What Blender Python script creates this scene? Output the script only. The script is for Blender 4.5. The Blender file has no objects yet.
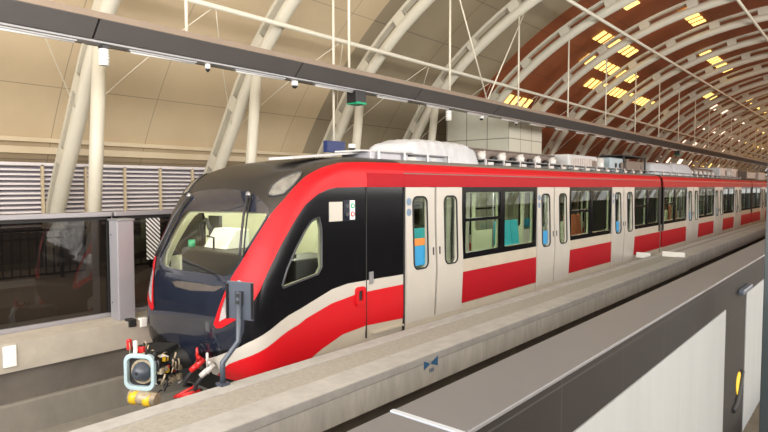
import bpy, bmesh, math, random
import numpy as np
from mathutils import Vector, Matrix
from mathutils.geometry import delaunay_2d_cdt
random.seed(4)
PI = math.pi
SC = bpy.context.scene
COL = SC.collection

# ------------------------------------------------------------------ camera, sky, light, exposure
cam_d = bpy.data.cameras.new('camera'); cam = bpy.data.objects.new('camera', cam_d); COL.objects.link(cam)
cam_d.sensor_width = 36; cam_d.lens = 27.19; cam_d.clip_end = 400; cam_d.clip_start = .05
_R = [[0.76169063, -0.03235662, -0.64713247], [0.64794088, 0.03803702, 0.7607403], [0, 0.99875234, -0.04993762]]
m4 = Matrix([[_R[i][0], _R[i][1], -_R[i][2], (0, 0, 3.05)[i]] for i in range(3)] + [[0, 0, 0, 1]])
cam.matrix_world = m4
SC.camera = cam
SC.view_settings.view_transform = 'Standard'; SC.view_settings.look = 'None'
SC.view_settings.gamma = 1; SC.view_settings.use_curve_mapping = False
SC.view_settings.exposure = 1.05

w = bpy.data.worlds.new('World'); SC.world = w; w.use_nodes = True
bg = w.node_tree.nodes['Background']; bg.inputs[0].default_value = (1.0, .97, .95, 1); bg.inputs[1].default_value = .34

def area(name, loc, rot, sx, sy, power, col=(1, .95, .87)):
    l = bpy.data.lights.new(name, 'AREA'); l.shape = 'RECTANGLE'; l.size = sx; l.size_y = sy
    l.energy = power; l.color = col
    o = bpy.data.objects.new(name, l); COL.objects.link(o); o.location = loc; o.rotation_euler = rot
    return o
# added area lights standing in for daylight; the far one tinted amber
area('platform_side_fill', (6.6, 12, 5.3), (0, math.radians(84), 0), 3, 34, 1700, (1, .975, .95))
area('platform_side_fill_warm', (6.6, 62, 5.3), (0, math.radians(84), 0), 3, 60, 1400, (1, .62, .38))
area('hall_end_fill', (-2, -4.5, 6.0), (math.radians(-68) + PI, 0, 0), 16, 6, 1750, (1, .97, .94))

# ------------------------------------------------------------------ materials
def mat(name, col, rough=.5, metal=0., nz=0., nscale=4., bump=0., coat=0., spec=.5, stretch=(1, 1, 1), col2=None):
    m = bpy.data.materials.new(name); m.use_nodes = True; nt = m.node_tree; N = nt.nodes; L = nt.links
    b = N['Principled BSDF']; b.inputs['Base Color'].default_value = (*col, 1); b.inputs['Roughness'].default_value = rough
    b.inputs['Metallic'].default_value = metal; b.inputs['Coat Weight'].default_value = coat; b.inputs['Coat Roughness'].default_value = .05
    b.inputs['Specular IOR Level'].default_value = spec
    tc = N.new('ShaderNodeTexCoord'); mp = N.new('ShaderNodeMapping'); mp.inputs['Scale'].default_value = stretch
    L.new(tc.outputs['Object'], mp.inputs[0])
    n = N.new('ShaderNodeTexNoise'); n.inputs['Scale'].default_value = nscale; n.inputs['Detail'].default_value = 6; n.inputs['Roughness'].default_value = .65
    L.new(mp.outputs[0], n.inputs['Vector'])
    r = N.new('ShaderNodeValToRGB'); c2 = col2 or tuple(c * (1 - nz) for c in col)
    r.color_ramp.elements[0].position = .3; r.color_ramp.elements[1].position = .7
    r.color_ramp.elements[0].color = (*c2, 1); r.color_ramp.elements[1].color = (*col, 1)
    L.new(n.outputs[0], r.inputs[0]); L.new(r.outputs[0], b.inputs['Base Color'])
    if bump:
        bp = N.new('ShaderNodeBump'); bp.inputs['Strength'].default_value = bump; bp.inputs['Distance'].default_value = .02
        L.new(n.outputs[0], bp.inputs['Height']); L.new(bp.outputs[0], b.inputs['Normal'])
    return m
def brick_over(m, bw, bh, mort, mcol, offset=0., uv=True, fac=1.):
    nt = m.node_tree; N = nt.nodes; L = nt.links; b = N['Principled BSDF']
    src = b.inputs['Base Color'].links[0].from_socket
    tc = N.new('ShaderNodeTexCoord'); br = N.new('ShaderNodeTexBrick'); br.offset = offset
    br.inputs['Color1'].default_value = (1, 1, 1, 1); br.inputs['Color2'].default_value = (1, 1, 1, 1)
    br.inputs['Mortar'].default_value = (0, 0, 0, 1); br.inputs['Scale'].default_value = 1
    br.inputs['Brick Width'].default_value = bw; br.inputs['Row Height'].default_value = bh; br.inputs['Mortar Size'].default_value = mort
    L.new(tc.outputs['UV' if uv else 'Object'], br.inputs[0])
    mx = N.new('ShaderNodeMixRGB'); mx.inputs[1].default_value = (*mcol, 1)
    L.new(br.outputs[0], mx.inputs[0]); L.new(src, mx.inputs[2]); L.new(mx.outputs[0], b.inputs['Base Color'])
def glass(name, tint=(.8, .85, .85), gloss=.12, rough=.02, diff=0., dcol=(.1, .1, .1)):
    m = bpy.data.materials.new(name); m.use_nodes = True; nt = m.node_tree; N = nt.nodes; L = nt.links
    for n in list(N): N.remove(n)
    o = N.new('ShaderNodeOutputMaterial'); t = N.new('ShaderNodeBsdfTransparent'); g = N.new('ShaderNodeBsdfGlossy')
    t.inputs[0].default_value = (*tint, 1); g.inputs['Roughness'].default_value = rough; g.inputs[0].default_value = (1, 1, 1, 1)
    fr = N.new('ShaderNodeLayerWeight'); fr.inputs[0].default_value = .5
    pw = N.new('ShaderNodeMath'); pw.operation = 'POWER'; pw.inputs[1].default_value = 4; L.new(fr.outputs['Facing'], pw.inputs[0])
    ad = N.new('ShaderNodeMath'); ad.operation = 'ADD'; ad.inputs[1].default_value = gloss; ad.use_clamp = True
    L.new(pw.outputs[0], ad.inputs[0]); mx = N.new('ShaderNodeMixShader'); L.new(ad.outputs[0], mx.inputs[0]); L.new(t.outputs[0], mx.inputs[1]); L.new(g.outputs[0], mx.inputs[2])
    last = mx
    if diff:
        d = N.new('ShaderNodeBsdfDiffuse'); d.inputs[0].default_value = (*dcol, 1)
        m2 = N.new('ShaderNodeMixShader'); m2.inputs[0].default_value = diff
        L.new(mx.outputs[0], m2.inputs[1]); L.new(d.outputs[0], m2.inputs[2]); last = m2
    L.new(last.outputs[0], o.inputs[0]); return m
def emit(name, col, s):
    m = bpy.data.materials.new(name); m.use_nodes = True; b = m.node_tree.nodes['Principled BSDF']
    b.inputs['Base Color'].default_value = (*col, 1); b.inputs['Emission Color'].default_value = (*col, 1); b.inputs['Emission Strength'].default_value = s
    return m
M = {}
M['cream'] = mat('cream_cladding', (.62, .50, .33), .6, nz=.10, nscale=.7)
brick_over(M['cream'], 2.33, 1.9, .012, (.36, .29, .2))
M['grey_clad'] = mat('grey_cladding', (.33, .275, .185), .6, nz=.12, nscale=.7)
brick_over(M['grey_clad'], 2.33, 1.9, .018, (.18, .15, .105))
M['brown'] = mat('brown_cladding', (.33, .095, .034), .5, nz=.35, nscale=.5)
brick_over(M['brown'], 1.33, 1.9, .012, (.12, .05, .03))
M['kiosk'] = mat('pale_panel', (.62, .62, .52), .5, nz=.05)
brick_over(M['kiosk'], .92, 1.8, .016, (.2, .18, .14))
M['trimcream'] = mat('cream_trim', (.60, .50, .34), .5, nz=.06)
M['steel_white'] = mat('white_painted_steel', (.60, .57, .47), .4, nz=.06, nscale=2)
M['rod'] = mat('white_rod', (.68, .64, .52), .45)
M['louvre'] = mat('louvre_metal', (.80, .76, .78), .45, nz=.05)
M['louvre_gap_tone'] = mat('added_louvre_backdrop', (.34, .31, .345), .7)
M['slot'] = mat('brown_grille', (.085, .07, .06), .7, nz=.4, nscale=20)  # mottled brown-grey strip across the nose
M['tray'] = mat('tray_grey', (.15, .15, .155), .5, nz=.15)
M['beam'] = mat('beam_grey_paint', (.10, .093, .09), .45, nz=.1, nscale=2)
M['beamtop'] = mat('beam_beige_edge', (.26, .2, .15), .5, nz=.1)
M['alu'] = mat('aluminium', (.36, .36, .37), .35, metal=.6, nz=.08)
M['ledge'] = mat('satin_metal_ledge', (.135, .133, .138), .38, metal=.35, nz=.05, nscale=2)
M['ledge_strip'] = mat('bright_metal_strip', (.40, .43, .48), .3, metal=.3)
M['tile_reflection_face'] = mat('dark_glossy_panel', (.013, .011, .010), .5, nz=.15, nscale=1.5, spec=.12)
brick_over(M['tile_reflection_face'], .6, .3, .003, (.03, .028, .025))  # faint grid lines painted like floor tiles mirrored in the panel
M['white_panel'] = mat('frosted_white_panel', (.24, .25, .25), .5, nz=.10, nscale=1.2, stretch=(1, 6, .6))
M['concrete'] = mat('concrete', (.37, .362, .35), .85, nz=.22, nscale=5, bump=.3)
M['concrete_rough'] = mat('rough_concrete', (.32, .305, .27), .95, nz=.25, nscale=26, bump=.5)
M['concrete_face'] = mat('stained_concrete', (.47, .455, .43), .9, nz=.3, nscale=3, bump=.3, stretch=(1, 2.2, .5))
M['concrete_dark'] = mat('dark_concrete', (.16, .14, .12), .9, nz=.3, nscale=2)  # on the track recess walls its dark tone carries the shade
M['concrete_far'] = mat('platform_edge_concrete', (.42, .38, .32), .85, nz=.18, nscale=3, bump=.2)
M['gully'] = mat('track_wall_concrete', (.27, .25, .215), .9, nz=.3, nscale=1.6, stretch=(1, 1, .5))
M['floor'] = mat('platform_floor', (.32, .29, .25), .35, nz=.1, nscale=2)
M['rail'] = mat('rail_steel', (.25, .2, .17), .4, metal=.8, nz=.3)
M['black'] = mat('black_paint', (.012, .012, .014), .35)
M['rubber'] = mat('black_rubber', (.01, .01, .01), .7)
M['dark_metal'] = mat('dark_metal', (.05, .05, .055), .45, metal=.3, nz=.2)
M['red'] = mat('train_red_gloss', (.47, .007, .012), .45, nz=.05, nscale=1.5, coat=.03, spec=.2)
M['darkred'] = mat('train_red_panel', (.34, .005, .012), .5, nz=.08, nscale=1.5, spec=.12)
M['red_lower'] = mat('train_red_lower', (.50, .006, .011), .4, nz=.06, nscale=1.2, coat=.05, spec=.3)
M['twhite'] = mat('train_white', (.47, .44, .39), .35, nz=.06, nscale=2, coat=.3)
M['beige'] = mat('train_beige', (.45, .40, .32), .4, nz=.10, nscale=2.5, coat=.2)
M['hood'] = mat('charcoal_hood', (.015, .014, .014), .40, nz=.3, nscale=2.5, coat=.15)
M['nose'] = mat('navy_nose', (.013, .017, .030), .09, nz=.3, nscale=3, coat=.6)
M['sideblack'] = mat('black_side_mask', (.005, .005, .006), .2, coat=.0, spec=.18)
M['surround'] = mat('black_glass_surround', (.014, .016, .026), .08, coat=.6)
M['roof'] = mat('roof_grey', (.2, .18, .16), .6, nz=.25, nscale=2)
M['tinted'] = glass('tinted_window', (.86, .90, .84), .05)
M['windshield'] = glass('windshield_glass', (.82, .84, .78), .03)
M['psd_glass'] = glass('smoked_screen_glass', (.32, .30, .29), .05, diff=.04, dcol=(.1, .09, .08))
M['interior'] = mat('cab_cream', (.60, .60, .46), .6, nz=.05)
M['interior2'] = mat('saloon_lining', (.52, .55, .38), .6, nz=.05)
M['intfloor'] = mat('saloon_floor', (.2, .2, .2), .6)
M['cyan'] = mat('cyan_seat', (.03, .42, .52), .5, nz=.1)
M['orange'] = mat('orange_brown_seat', (.42, .12, .05), .5)
M['console'] = mat('dark_console', (.018, .016, .018), .5, nz=.2)
M['lamp_glass'] = mat('lamp_lens', (.20, .195, .18), .12, nz=.5, nscale=14, coat=1)
M['lens_pale'] = mat('headlamp_lens', (.55, .5, .5), .1, nz=.6, nscale=5, coat=1, col2=(.10, .09, .1))
M['cloth'] = mat('white_cover_cloth', (.50, .51, .54), .8, nz=.15, nscale=6, bump=.6)
M['unit_white'] = mat('white_unit', (.45, .45, .45), .5, nz=.08)
M['unit_blue'] = mat('pale_blue_unit', (.30, .37, .41), .5, nz=.1)
M['unit_grey'] = mat('grey_brown_unit', (.17, .13, .105), .6, nz=.3)
M['porcelain'] = mat('white_insulator', (.5, .48, .46), .35)
M['blue'] = mat('blue_sign', (.012, .028, .13), .45)
M['blue_mark'] = mat('blue_stencil', (.02, .10, .22), .8)
M['yellow'] = mat('yellow_paint', (.7, .45, .02), .4)
M['ctrl'] = mat('grey_cabinet', (.30, .29, .31), .35, metal=.2, nz=.05)
M['post'] = mat('slate_paint', (.05, .062, .085), .4, nz=.1)
M['white'] = mat('plain_white', (.8, .8, .76), .5)
M['green'] = mat('green_dot', (.0, .32, .15), .5)
M['hosered'] = mat('red_fitting', (.55, .02, .02), .4)
M['ring'] = mat('pale_blue_ring', (.38, .50, .54), .4, nz=.1)
M['brass'] = mat('worn_brass', (.48, .40, .28), .5, metal=.2, nz=.5, nscale=20)
M['stick_blue'] = mat('sticker_blue', (.02, .25, .5), .5)
M['stick_orange'] = mat('sticker_orange', (.65, .2, .03), .5)
M['stick_grey'] = mat('sticker_grey', (.13, .20, .29), .5)
M['teal'] = mat('dark_teal_post', (.012, .02, .022), .4)
M['skylight'] = emit('skylight_pane', (1.0, .70, .20), .85)
M['skylight_far'] = emit('skylight_pane_pale', (1.0, .78, .60), .8)
M['tube'] = emit('lamp_tube', (.45, .44, .42), .1)
M['cab_lamp'] = emit('saloon_lamp', (1, 1, .86), 5)
# hatched sticker
hm = mat('hatched_sticker', (.75, .75, .75), .6); N = hm.node_tree.nodes; L = hm.node_tree.links
tc = N.new('ShaderNodeTexCoord'); mp = N.new('ShaderNodeMapping'); mp.inputs['Rotation'].default_value = (math.radians(45), 0, 0)
wv = N.new('ShaderNodeTexWave'); wv.bands_direction = 'Z'; wv.inputs['Scale'].default_value = 6.5
cr_ = N.new('ShaderNodeValToRGB'); cr_.color_ramp.interpolation = 'CONSTANT'; cr_.color_ramp.elements[1].position = .5
cr_.color_ramp.elements[0].color = (.03, .03, .03, 1); cr_.color_ramp.elements[1].color = (.8, .8, .8, 1)
L.new(tc.outputs['Object'], mp.inputs[0]); L.new(mp.outputs[0], wv.inputs[0]); L.new(wv.outputs[0], cr_.inputs[0]); L.new(cr_.outputs[0], N['Principled BSDF'].inputs['Base Color'])
M['hatch'] = hm

# ------------------------------------------------------------------ helpers
class MB:
    def __init__(s): s.v = []; s.f = []; s.uv = None; s.sm = []
    def add(s, vs, fs, smooth=False):
        o = len(s.v); s.v += [tuple(map(float, p)) for p in vs]
        for f in fs: s.f.append([i + o for i in f]); s.sm.append(smooth)
        return s
    def box(s, x0, x1, y0, y1, z0, z1):
        return s.add([(x, y, z) for z in (z0, z1) for y in (y0, y1) for x in (x0, x1)],
                     [(0, 2, 3, 1), (4, 5, 7, 6), (0, 1, 5, 4), (2, 6, 7, 3), (0, 4, 6, 2), (1, 3, 7, 5)])
    def prism(s, poly, axis, a, b):      # poly in the two other axes
        n = len(poly); vs = []
        for t in (a, b):
            for (p, q) in poly:
                vs.append((t, p, q) if axis == 'x' else (p, t, q) if axis == 'y' else (p, q, t))
        return s.add(vs, [tuple(range(n))[::-1], tuple(range(n, 2 * n))] + [(i, (i + 1) % n, n + (i + 1) % n, n + i) for i in range(n)])
    def tube(s, pts, r, n=10, closed=False, caps=True):
        pts = [Vector(p) for p in pts]; rs = r if isinstance(r, (list, tuple)) else [r] * len(pts)
        k = len(pts); vs = []; up = None
        for i, p in enumerate(pts):
            a = pts[(i - 1) % k] if (closed or i) else p; b = pts[(i + 1) % k] if (closed or i < k - 1) else p
            t = (b - a).normalized()
            if up is None: up = t.orthogonal().normalized()
            up = (up - t * up.dot(t)); up = up.normalized() if up.length > 1e-6 else t.orthogonal().normalized()
            q = t.cross(up)
            for j in range(n):
                an = 2 * PI * j / n; vs.append(p + (up * math.cos(an) + q * math.sin(an)) * rs[i])
        fs = []; m = k if closed else k - 1
        for i in range(m):
            for j in range(n):
                i2 = (i + 1) % k; fs.append((i * n + j, i * n + (j + 1) % n, i2 * n + (j + 1) % n, i2 * n + j))
        s.add(vs, fs, True)
        if not closed and caps:
            o = len(s.v) - len(vs); s.f.append([o + j for j in range(n)][::-1]); s.f.append([o + (k - 1) * n + j for j in range(n)]); s.sm += [False, False]
        return s
    def sweep_rect(s, pts, nrm, wv, hw, hh):     # strip of rectangular section: pts, normals, width vector
        vs = []; n = len(pts); wv = Vector(wv)
        for p, q in zip(pts, nrm):
            p = Vector(p); q = Vector(q)
            for a, b in ((-1, -1), (1, -1), (1, 1), (-1, 1)): vs.append(p + wv * a * hw + q * b * hh)
        fs = [(0, 1, 2, 3)[::-1], tuple(4 * (n - 1) + j for j in range(4))]
        for i in range(n - 1):
            for j in range(4): fs.append((4 * i + j, 4 * i + (j + 1) % 4, 4 * i + 4 + (j + 1) % 4, 4 * i + 4 + j))
        return s.add(vs, fs)
    def mesh(s, name, m):
        me = bpy.data.meshes.new(name); me.from_pydata(s.v, [], s.f)
        me.polygons.foreach_set('use_smooth', s.sm)
        if s.uv:
            ul = me.uv_layers.new(name='UVMap')
            for l in me.loops: ul.data[l.index].uv = s.uv[l.vertex_index]
        me.materials.append(m if not isinstance(m, str) else M[m]); me.update()
        return me
    def build(s, name, m, parent=None, bevel=0., label=None):
        o = bpy.data.objects.new(name, s.mesh(name, m)); COL.objects.link(o)
        if parent is not None: link(o, parent)
        if bevel:
            bv = o.modifiers.new('bevel', 'BEVEL'); bv.width = bevel; bv.segments = 2; bv.limit_method = 'ANGLE'
        if label: o['label'] = label
        return o
def link(o, parent):
    o.parent = parent
    # parts are modelled in world coordinates; keep them there
    w_ = Vector((0, 0, 0)); p = parent
    while p is not None: w_ += Vector(p.location); p = p.parent
    o.location = Vector(o.location) - w_
def tag(o, label=None, cat=None, group=None, kind=None):
    if label: o['label'] = label
    if cat: o['category'] = cat
    if group: o['group'] = group
    if kind: o['kind'] = kind
    return o
def thing(name, loc, label, cat, group=None):
    o = bpy.data.objects.new(name, None); COL.objects.link(o); o.location = loc; o.empty_display_size = .1
    return tag(o, label, cat, group)
def copy_tree(o, loc, label=None):
    c = o.copy(); COL.objects.link(c); c.location = loc
    if label: c['label'] = label
    for ch in list(o.children):
        d = ch.copy(); COL.objects.link(d); d.parent = c
        for g in list(ch.children):
            e = g.copy(); COL.objects.link(e); e.parent = d
    return c
def structure(o): o['kind'] = 'structure'; return o
def inside(poly, x, y):
    c = False; n = len(poly); j = n - 1
    for i in range(n):
        xi, yi = poly[i]; xj, yj = poly[j]
        if (yi > y) != (yj > y) and x < (xj - xi) * (y - yi) / (yj - yi) + xi: c = not c
        j = i
    return c
def panel(outer, holes, fmap, thick, bfun=None):
    """flat panel with holes in (u,v); fmap(u,v,d) -> xyz, d = depth from 0 to thick"""
    co = []; ed = []
    for poly in [outer] + holes:
        o = len(co); co += [Vector(p) for p in poly]; n = len(poly); ed += [(o + i, o + (i + 1) % n) for i in range(n)]
    V2, E2, F2, _, _, _ = delaunay_2d_cdt(co, ed, [], 0, 1e-5)
    keep = []
    for f in F2:
        cx = sum(V2[i][0] for i in f) / len(f); cy = sum(V2[i][1] for i in f) / len(f)
        if inside(outer, cx, cy) and not any(inside(h, cx, cy) for h in holes): keep.append(list(f))
    mb = MB(); n = len(V2)
    vs = [fmap(p[0], p[1], 0) for p in V2] + [fmap(p[0], p[1], thick) for p in V2]
    cnt = {}
    for f in keep:
        for i in range(len(f)):
            a, b = f[i], f[(i + 1) % len(f)]; cnt[(a, b)] = 1
    fs = [f for f in keep] + [[i + n for i in f][::-1] for f in keep]
    for (a, b) in cnt:
        if (b, a) not in cnt: fs.append([b, a, a + n, b + n])
    return mb.add(vs, fs)
def rrect(u0, u1, v0, v1, r, k=5):
    p = []
    for cx, cy, a0 in ((u1 - r, v0 + r, -90), (u1 - r, v1 - r, 0), (u0 + r, v1 - r, 90), (u0 + r, v0 + r, 180)):
        for i in range(k + 1):
            a = math.radians(a0 + 90 * i / k); p.append((cx + r * math.cos(a), cy + r * math.sin(a)))
    return p
ORD = ['first', 'second', 'third', 'fourth', 'fifth', 'sixth', 'seventh', 'eighth', 'ninth', 'tenth', 'eleventh', 'twelfth', 'thirteenth', 'fourteenth', 'fifteenth',
       'sixteenth', 'seventeenth', 'eighteenth', 'nineteenth', 'twentieth', 'twenty-first', 'twenty-second', 'twenty-third', 'twenty-fourth', 'twenty-fifth', 'twenty-sixth', 'twenty-seventh', 'twenty-eighth', 'twenty-ninth', 'thirtieth']

# ================================================================== STRUCTURE
AX, AZ = -3.0, -2.75          # axis of the vault
def arc(r, deg, y=0):
    a = math.radians(deg); return (AX + r * math.sin(a), y, AZ + r * math.cos(a))
YEND = 112.0
def vault(name, y0, y1, a0, a1, r, m, n=48):
    mb = MB(); uv = []; vs = []
    for i in range(n + 1):
        a = a0 + (a1 - a0) * i / n
        for y in (y0, y1):
            vs.append(arc(r, a, y)); uv.append((y - 5.46, math.radians(a) * r))
    for i in range(n + 1):
        a = a0 + (a1 - a0) * i / n
        for y in (y0, y1):
            vs.append(arc(r + .15, a, y)); uv.append((y - 5.46, math.radians(a) * r))
    o = 2 * (n + 1)
    fs = [(2 * i, 2 * i + 1, 2 * i + 3, 2 * i + 2) for i in range(n)] + [(o + 2 * i, o + 2 * i + 2, o + 2 * i + 3, o + 2 * i + 1) for i in range(n)]
    fs += [(0, o, o + 1, 1), (2 * n, 2 * n + 1, o + 2 * n + 1, o + 2 * n)]
    mb.add(vs, fs, True); mb.uv = uv
    return structure(mb.build(name, m))
vault('ceiling', -4, 13.4, -62.9, 62.9, 13.95, 'cream')
vault('ceiling', 13.4, 21.5, -62.9, 62.9, 13.95, 'grey_clad')
vault('ceiling', 21.5, YEND, -62.9, 62.9, 13.95, 'brown')
# eaves trim along the foot of the vault
mb = MB()
for a_, hh in ((-60.2, .05), (-61.3, .08)):
    p = arc(13.88, a_); mb.box(p[0] - .02, p[0] + .10, -4, YEND, p[2] - hh, p[2] + hh)
structure(mb.build('trim_1', 'trimcream'))
# louvred wall
wl = structure(MB().box(-15.55, -15.35, -4, YEND, 1.1, 1.95).build('wall_left', 'concrete_dark'))
mb = MB(); z = 1.98
while z < 3.55:
    mb.prism([(-15.42, z + .03), (-15.30, z), (-15.30, z + .045), (-15.42, z + .06)], 'y', -4, YEND); z += .112
mb.build('louvre_slats', 'louvre', wl)
MB().box(-15.62, -15.58, -4, YEND, 1.9, 3.7).build('added_louvre_backdrop', 'louvre_gap_tone', wl)  # added sheet whose grey darkens the gaps between the slats
mb = MB(); y = -3.7
while y < 60: mb.box(-15.29, -15.22, y - .03, y + .03, 1.95, 3.58); y += 1.0
mb.build('louvre_mullions', 'trimcream', wl)
MB().box(-15.45, -15.22, -4, YEND, 3.56, 3.63).build('louvre_head', 'louvre', wl)
# floors, slabs, track bed
structure(MB().box(-15.6, -8.2, -4, YEND, .73, 1.1).build('floor', 'concrete_far'))
mb = MB().box(-8.42, -8.3, -4, YEND, .3, .73)
structure(mb.build('wall_track_left', 'concrete_dark'))  # dark colour stands for the shade in this recess
mb = MB().box(-8.60, -8.22, -4, YEND, -.3, .31)
structure(mb.build('trim_2', 'gully', bevel=.02))
structure(MB().box(-8.22, -.6, -4, YEND, -.4, -.12).build('floor', 'gully'))
structure(MB().box(-.55, 12, -4, YEND, .9, 1.1).build('floor', 'floor'))
structure(MB().box(-.62, -.55, -4, YEND, -.12, 1.1).build('wall_right', 'concrete_dark'))
# walkway slab between the tracks
sl = structure(MB().box(-4.86, -3.93, -4, 17.65, .73, 1.06).build('floor', 'concrete_face', bevel=.012))
MB().box(-4.87, -4.665, -4, 17.66, 1.0, 1.1).build('slab_kerb', 'concrete', sl, bevel=.01)
MB().box(-4.655, -4.27, -4, 17.66, 1.0, 1.092).build('slab_rough_band', 'concrete_rough', sl)
MB().box(-4.262, -3.925, -4, 17.66, 1.0, 1.1).build('slab_smooth_band', 'concrete', sl, bevel=.012)
sl2 = structure(MB().box(-4.86, -3.98, 17.69, YEND, .73, 1.11).build('floor', 'concrete_face', bevel=.012))
MB().box(-4.6, -4.5, 17.7, YEND, 1.08, 1.118).build('slab_seam', 'concrete_rough', sl2)
structure(MB().box(-4.6, -4.25, -4, YEND, -.12, .73).build('wall_center', 'concrete_dark'))  # dark colour stands for the shade below the slab
# pale panelled room behind the train
kb = structure(MB().box(-13.3, -10.5, 19.5, 22.3, 1.1, 6.1).build('wall_room', 'kiosk', bevel=.02))
me = kb.data; ul = me.uv_layers.new(name='UVMap')
for p in me.polygons:
    for li in p.loop_indices:
        c = me.vertices[me.loops[li].vertex_index].co
        ul.data[li].uv = ((c.x + 10.5) if abs(p.normal.y) > .5 else (c.y - 19.5), c.z - 1.1 + 1.63)

# ================================================================== ROOF RIBS
RIBY = [5.46 + 3.99 * k for k in range(-1, 27)]
def rarc(r, a): return arc(r - .22 * math.exp(-((abs(a) - 57) / 9) ** 2), a)
def make_rib(posts=True):
    y = 0.0
    t = thing('roof_rib', (AX, 0, 1.1), 'x', 'roof rib', 'white arched roof ribs')
    A = [-72.6 + 145.2 * i / 60 for i in range(61)]
    MB().tube([rarc(13.0, a) for a in A], .165, 14).build('chord_tube', 'steel_white', t)
    A2 = [-71 + 142 * i / 60 for i in range(61)]
    MB().sweep_rect([rarc(13.38, a) for a in A2], [(math.sin(math.radians(a)), 0, math.cos(math.radians(a))) for a in A2], (0, 1, 0), .11, .05).build('outer_chord', 'steel_white', t)
    gm = None
    for i, a in enumerate(range(-68, 69, 8)):
        aa = [a - .85, a + .85]
        mb = MB()
        pl = [rarc(13.08, aa[0]), rarc(13.08, aa[1]), rarc(13.38, aa[1]), rarc(13.38, aa[0])]
        mb.add([(p[0], -.13, p[2]) for p in pl] + [(p[0], -.10, p[2]) for p in pl] + [(p[0], .10, p[2]) for p in pl] + [(p[0], .13, p[2]) for p in pl],
               [(0, 1, 2, 3), (7, 6, 5, 4), (0, 4, 5, 1), (1, 5, 6, 2), (2, 6, 7, 3), (3, 7, 4, 0),
                (8, 9, 10, 11), (15, 14, 13, 12), (8, 12, 13, 9), (9, 13, 14, 10), (10, 14, 15, 11), (11, 15, 12, 8)])
        mb.build('gusset_plate', 'steel_white', t)
    for sgn in ((1, -1) if posts else ()):
        MB().tube([(AX - sgn * 10.0, 0, 1.1), (AX - sgn * 9.35, 0, 6.2)], .14, 14).build('support_post', 'steel_white', t)
    return t
rib = make_rib(); plain = None
for k, y in enumerate(RIBY):
    if k == 0:
        rib.location.y = y; rib['label'] = 'white arched roof rib nearest the open hall end, left of the photo edge'; continue
    if k > 6:
        lab = 'white arched roof rib without side post, %s arch from the left edge of the photo' % ORD[k - 1]
        if plain is None: plain = make_rib(False); plain.location.y = y; plain['label'] = lab
        else: copy_tree(plain, (AX, y, 1.1), lab)
        continue
    copy_tree(rib, (AX, y, 1.1), 'white arched double roof rib, %s arch from the left edge of the photo' % ORD[k - 1])
# purlins along the vault
for nm, ang in (('low purlin tube running along the left side of the vault', -40), ('middle purlin tube crossing the arches above the skylights', -22), ('high purlin tube running near the crown of the vault', -5.2), ('purlin tube on the right slope of the vault beyond the crown', 14)):
    p = arc(12.72, ang)
    o = MB().tube([(p[0], -3, p[2]), (p[0], YEND - 1, p[2])], .06, 8).build('purlin_tube', 'steel_white'); tag(o, nm, 'roof tube', 'purlin tubes')
# thin bracing cables between ribs (left slope)
for k in range(0, 12):
    y0 = RIBY[k]; ym = y0 + 2.0
    for s_, yy in (('toward the near arch', y0), ('toward the far arch', y0 + 3.99)):
        pts = [arc(12.75, -40 - 15 * i / 6, ym + (yy - ym) * i / 6) for i in range(7)]
        o = MB().tube(pts, .010, 6).build('bracing_cable', 'rod')
        tag(o, 'thin cable slanting down %s in the %s bay of the left vault' % (s_, ORD[k]), 'cable', 'bracing cables on the left slope')
# skylight strips
def skylight(y, ang, m, lab, wy=.36, wa=2.3):
    mb = MB(); vs = []
    for r in (13.9, 13.93):
        for yy in (y - wy / 2, y + wy / 2):
            for a in (ang - wa / 2, ang + wa / 2): vs.append(arc(r, a, yy))
    mb.add(vs, [(0, 1, 3, 2), (4, 6, 7, 5), (0, 2, 6, 4), (1, 5, 7, 3), (0, 4, 5, 1), (2, 3, 7, 6)])
    o = mb.build('skylight_pane', m); return tag(o, lab, 'skylight', 'glowing roof skylights')
rows = [(-20, 22.3, 24.6, 'high row nearest the crown'), (-15, 27.6, 30.6, 'row right of the high purlin'), (-27.4, 25.2, 29.9, 'upper left row'), (-32.5, 26.4, 33.8, 'middle left row'),
        (-37, 29.2, 40.8, 'lowest long left row'), (-18.8, 35.2, 42.4, 'second row near the crown'), (-27.6, 45, 48.8, 'small row beyond the second row'), (-45.5, 23.0, 26.0, 'row just above the grey beam')]
for a, y0, y1, txt in rows:
    y = y0 + .3; n = 0
    while y < y1:
        skylight(y, a, 'skylight', 'small yellow glowing skylight pane, %s of the %s' % (ORD[n], txt)); y += .62; n += 1
FR = {-8: 'at the crown', -14: 'next to the crown', -22: 'on the middle purlin', -30: 'halfway down the slope', -38: 'on the low purlin', -46: 'nearest the beam', -54: 'below the beam line'}
for a in (-8, -14, -22, -30, -38, -46, -54):
    y = 52 + (a % 5); n = 0
    while y < 100:
        skylight(y, a, 'skylight_far' if (int(y) + a) % 3 else 'skylight', 'pale glowing far skylight pane, %s along the far row %s' % (ORD[n], FR[a]), 1.5, 2.2); y += 3.3; n += 1

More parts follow.
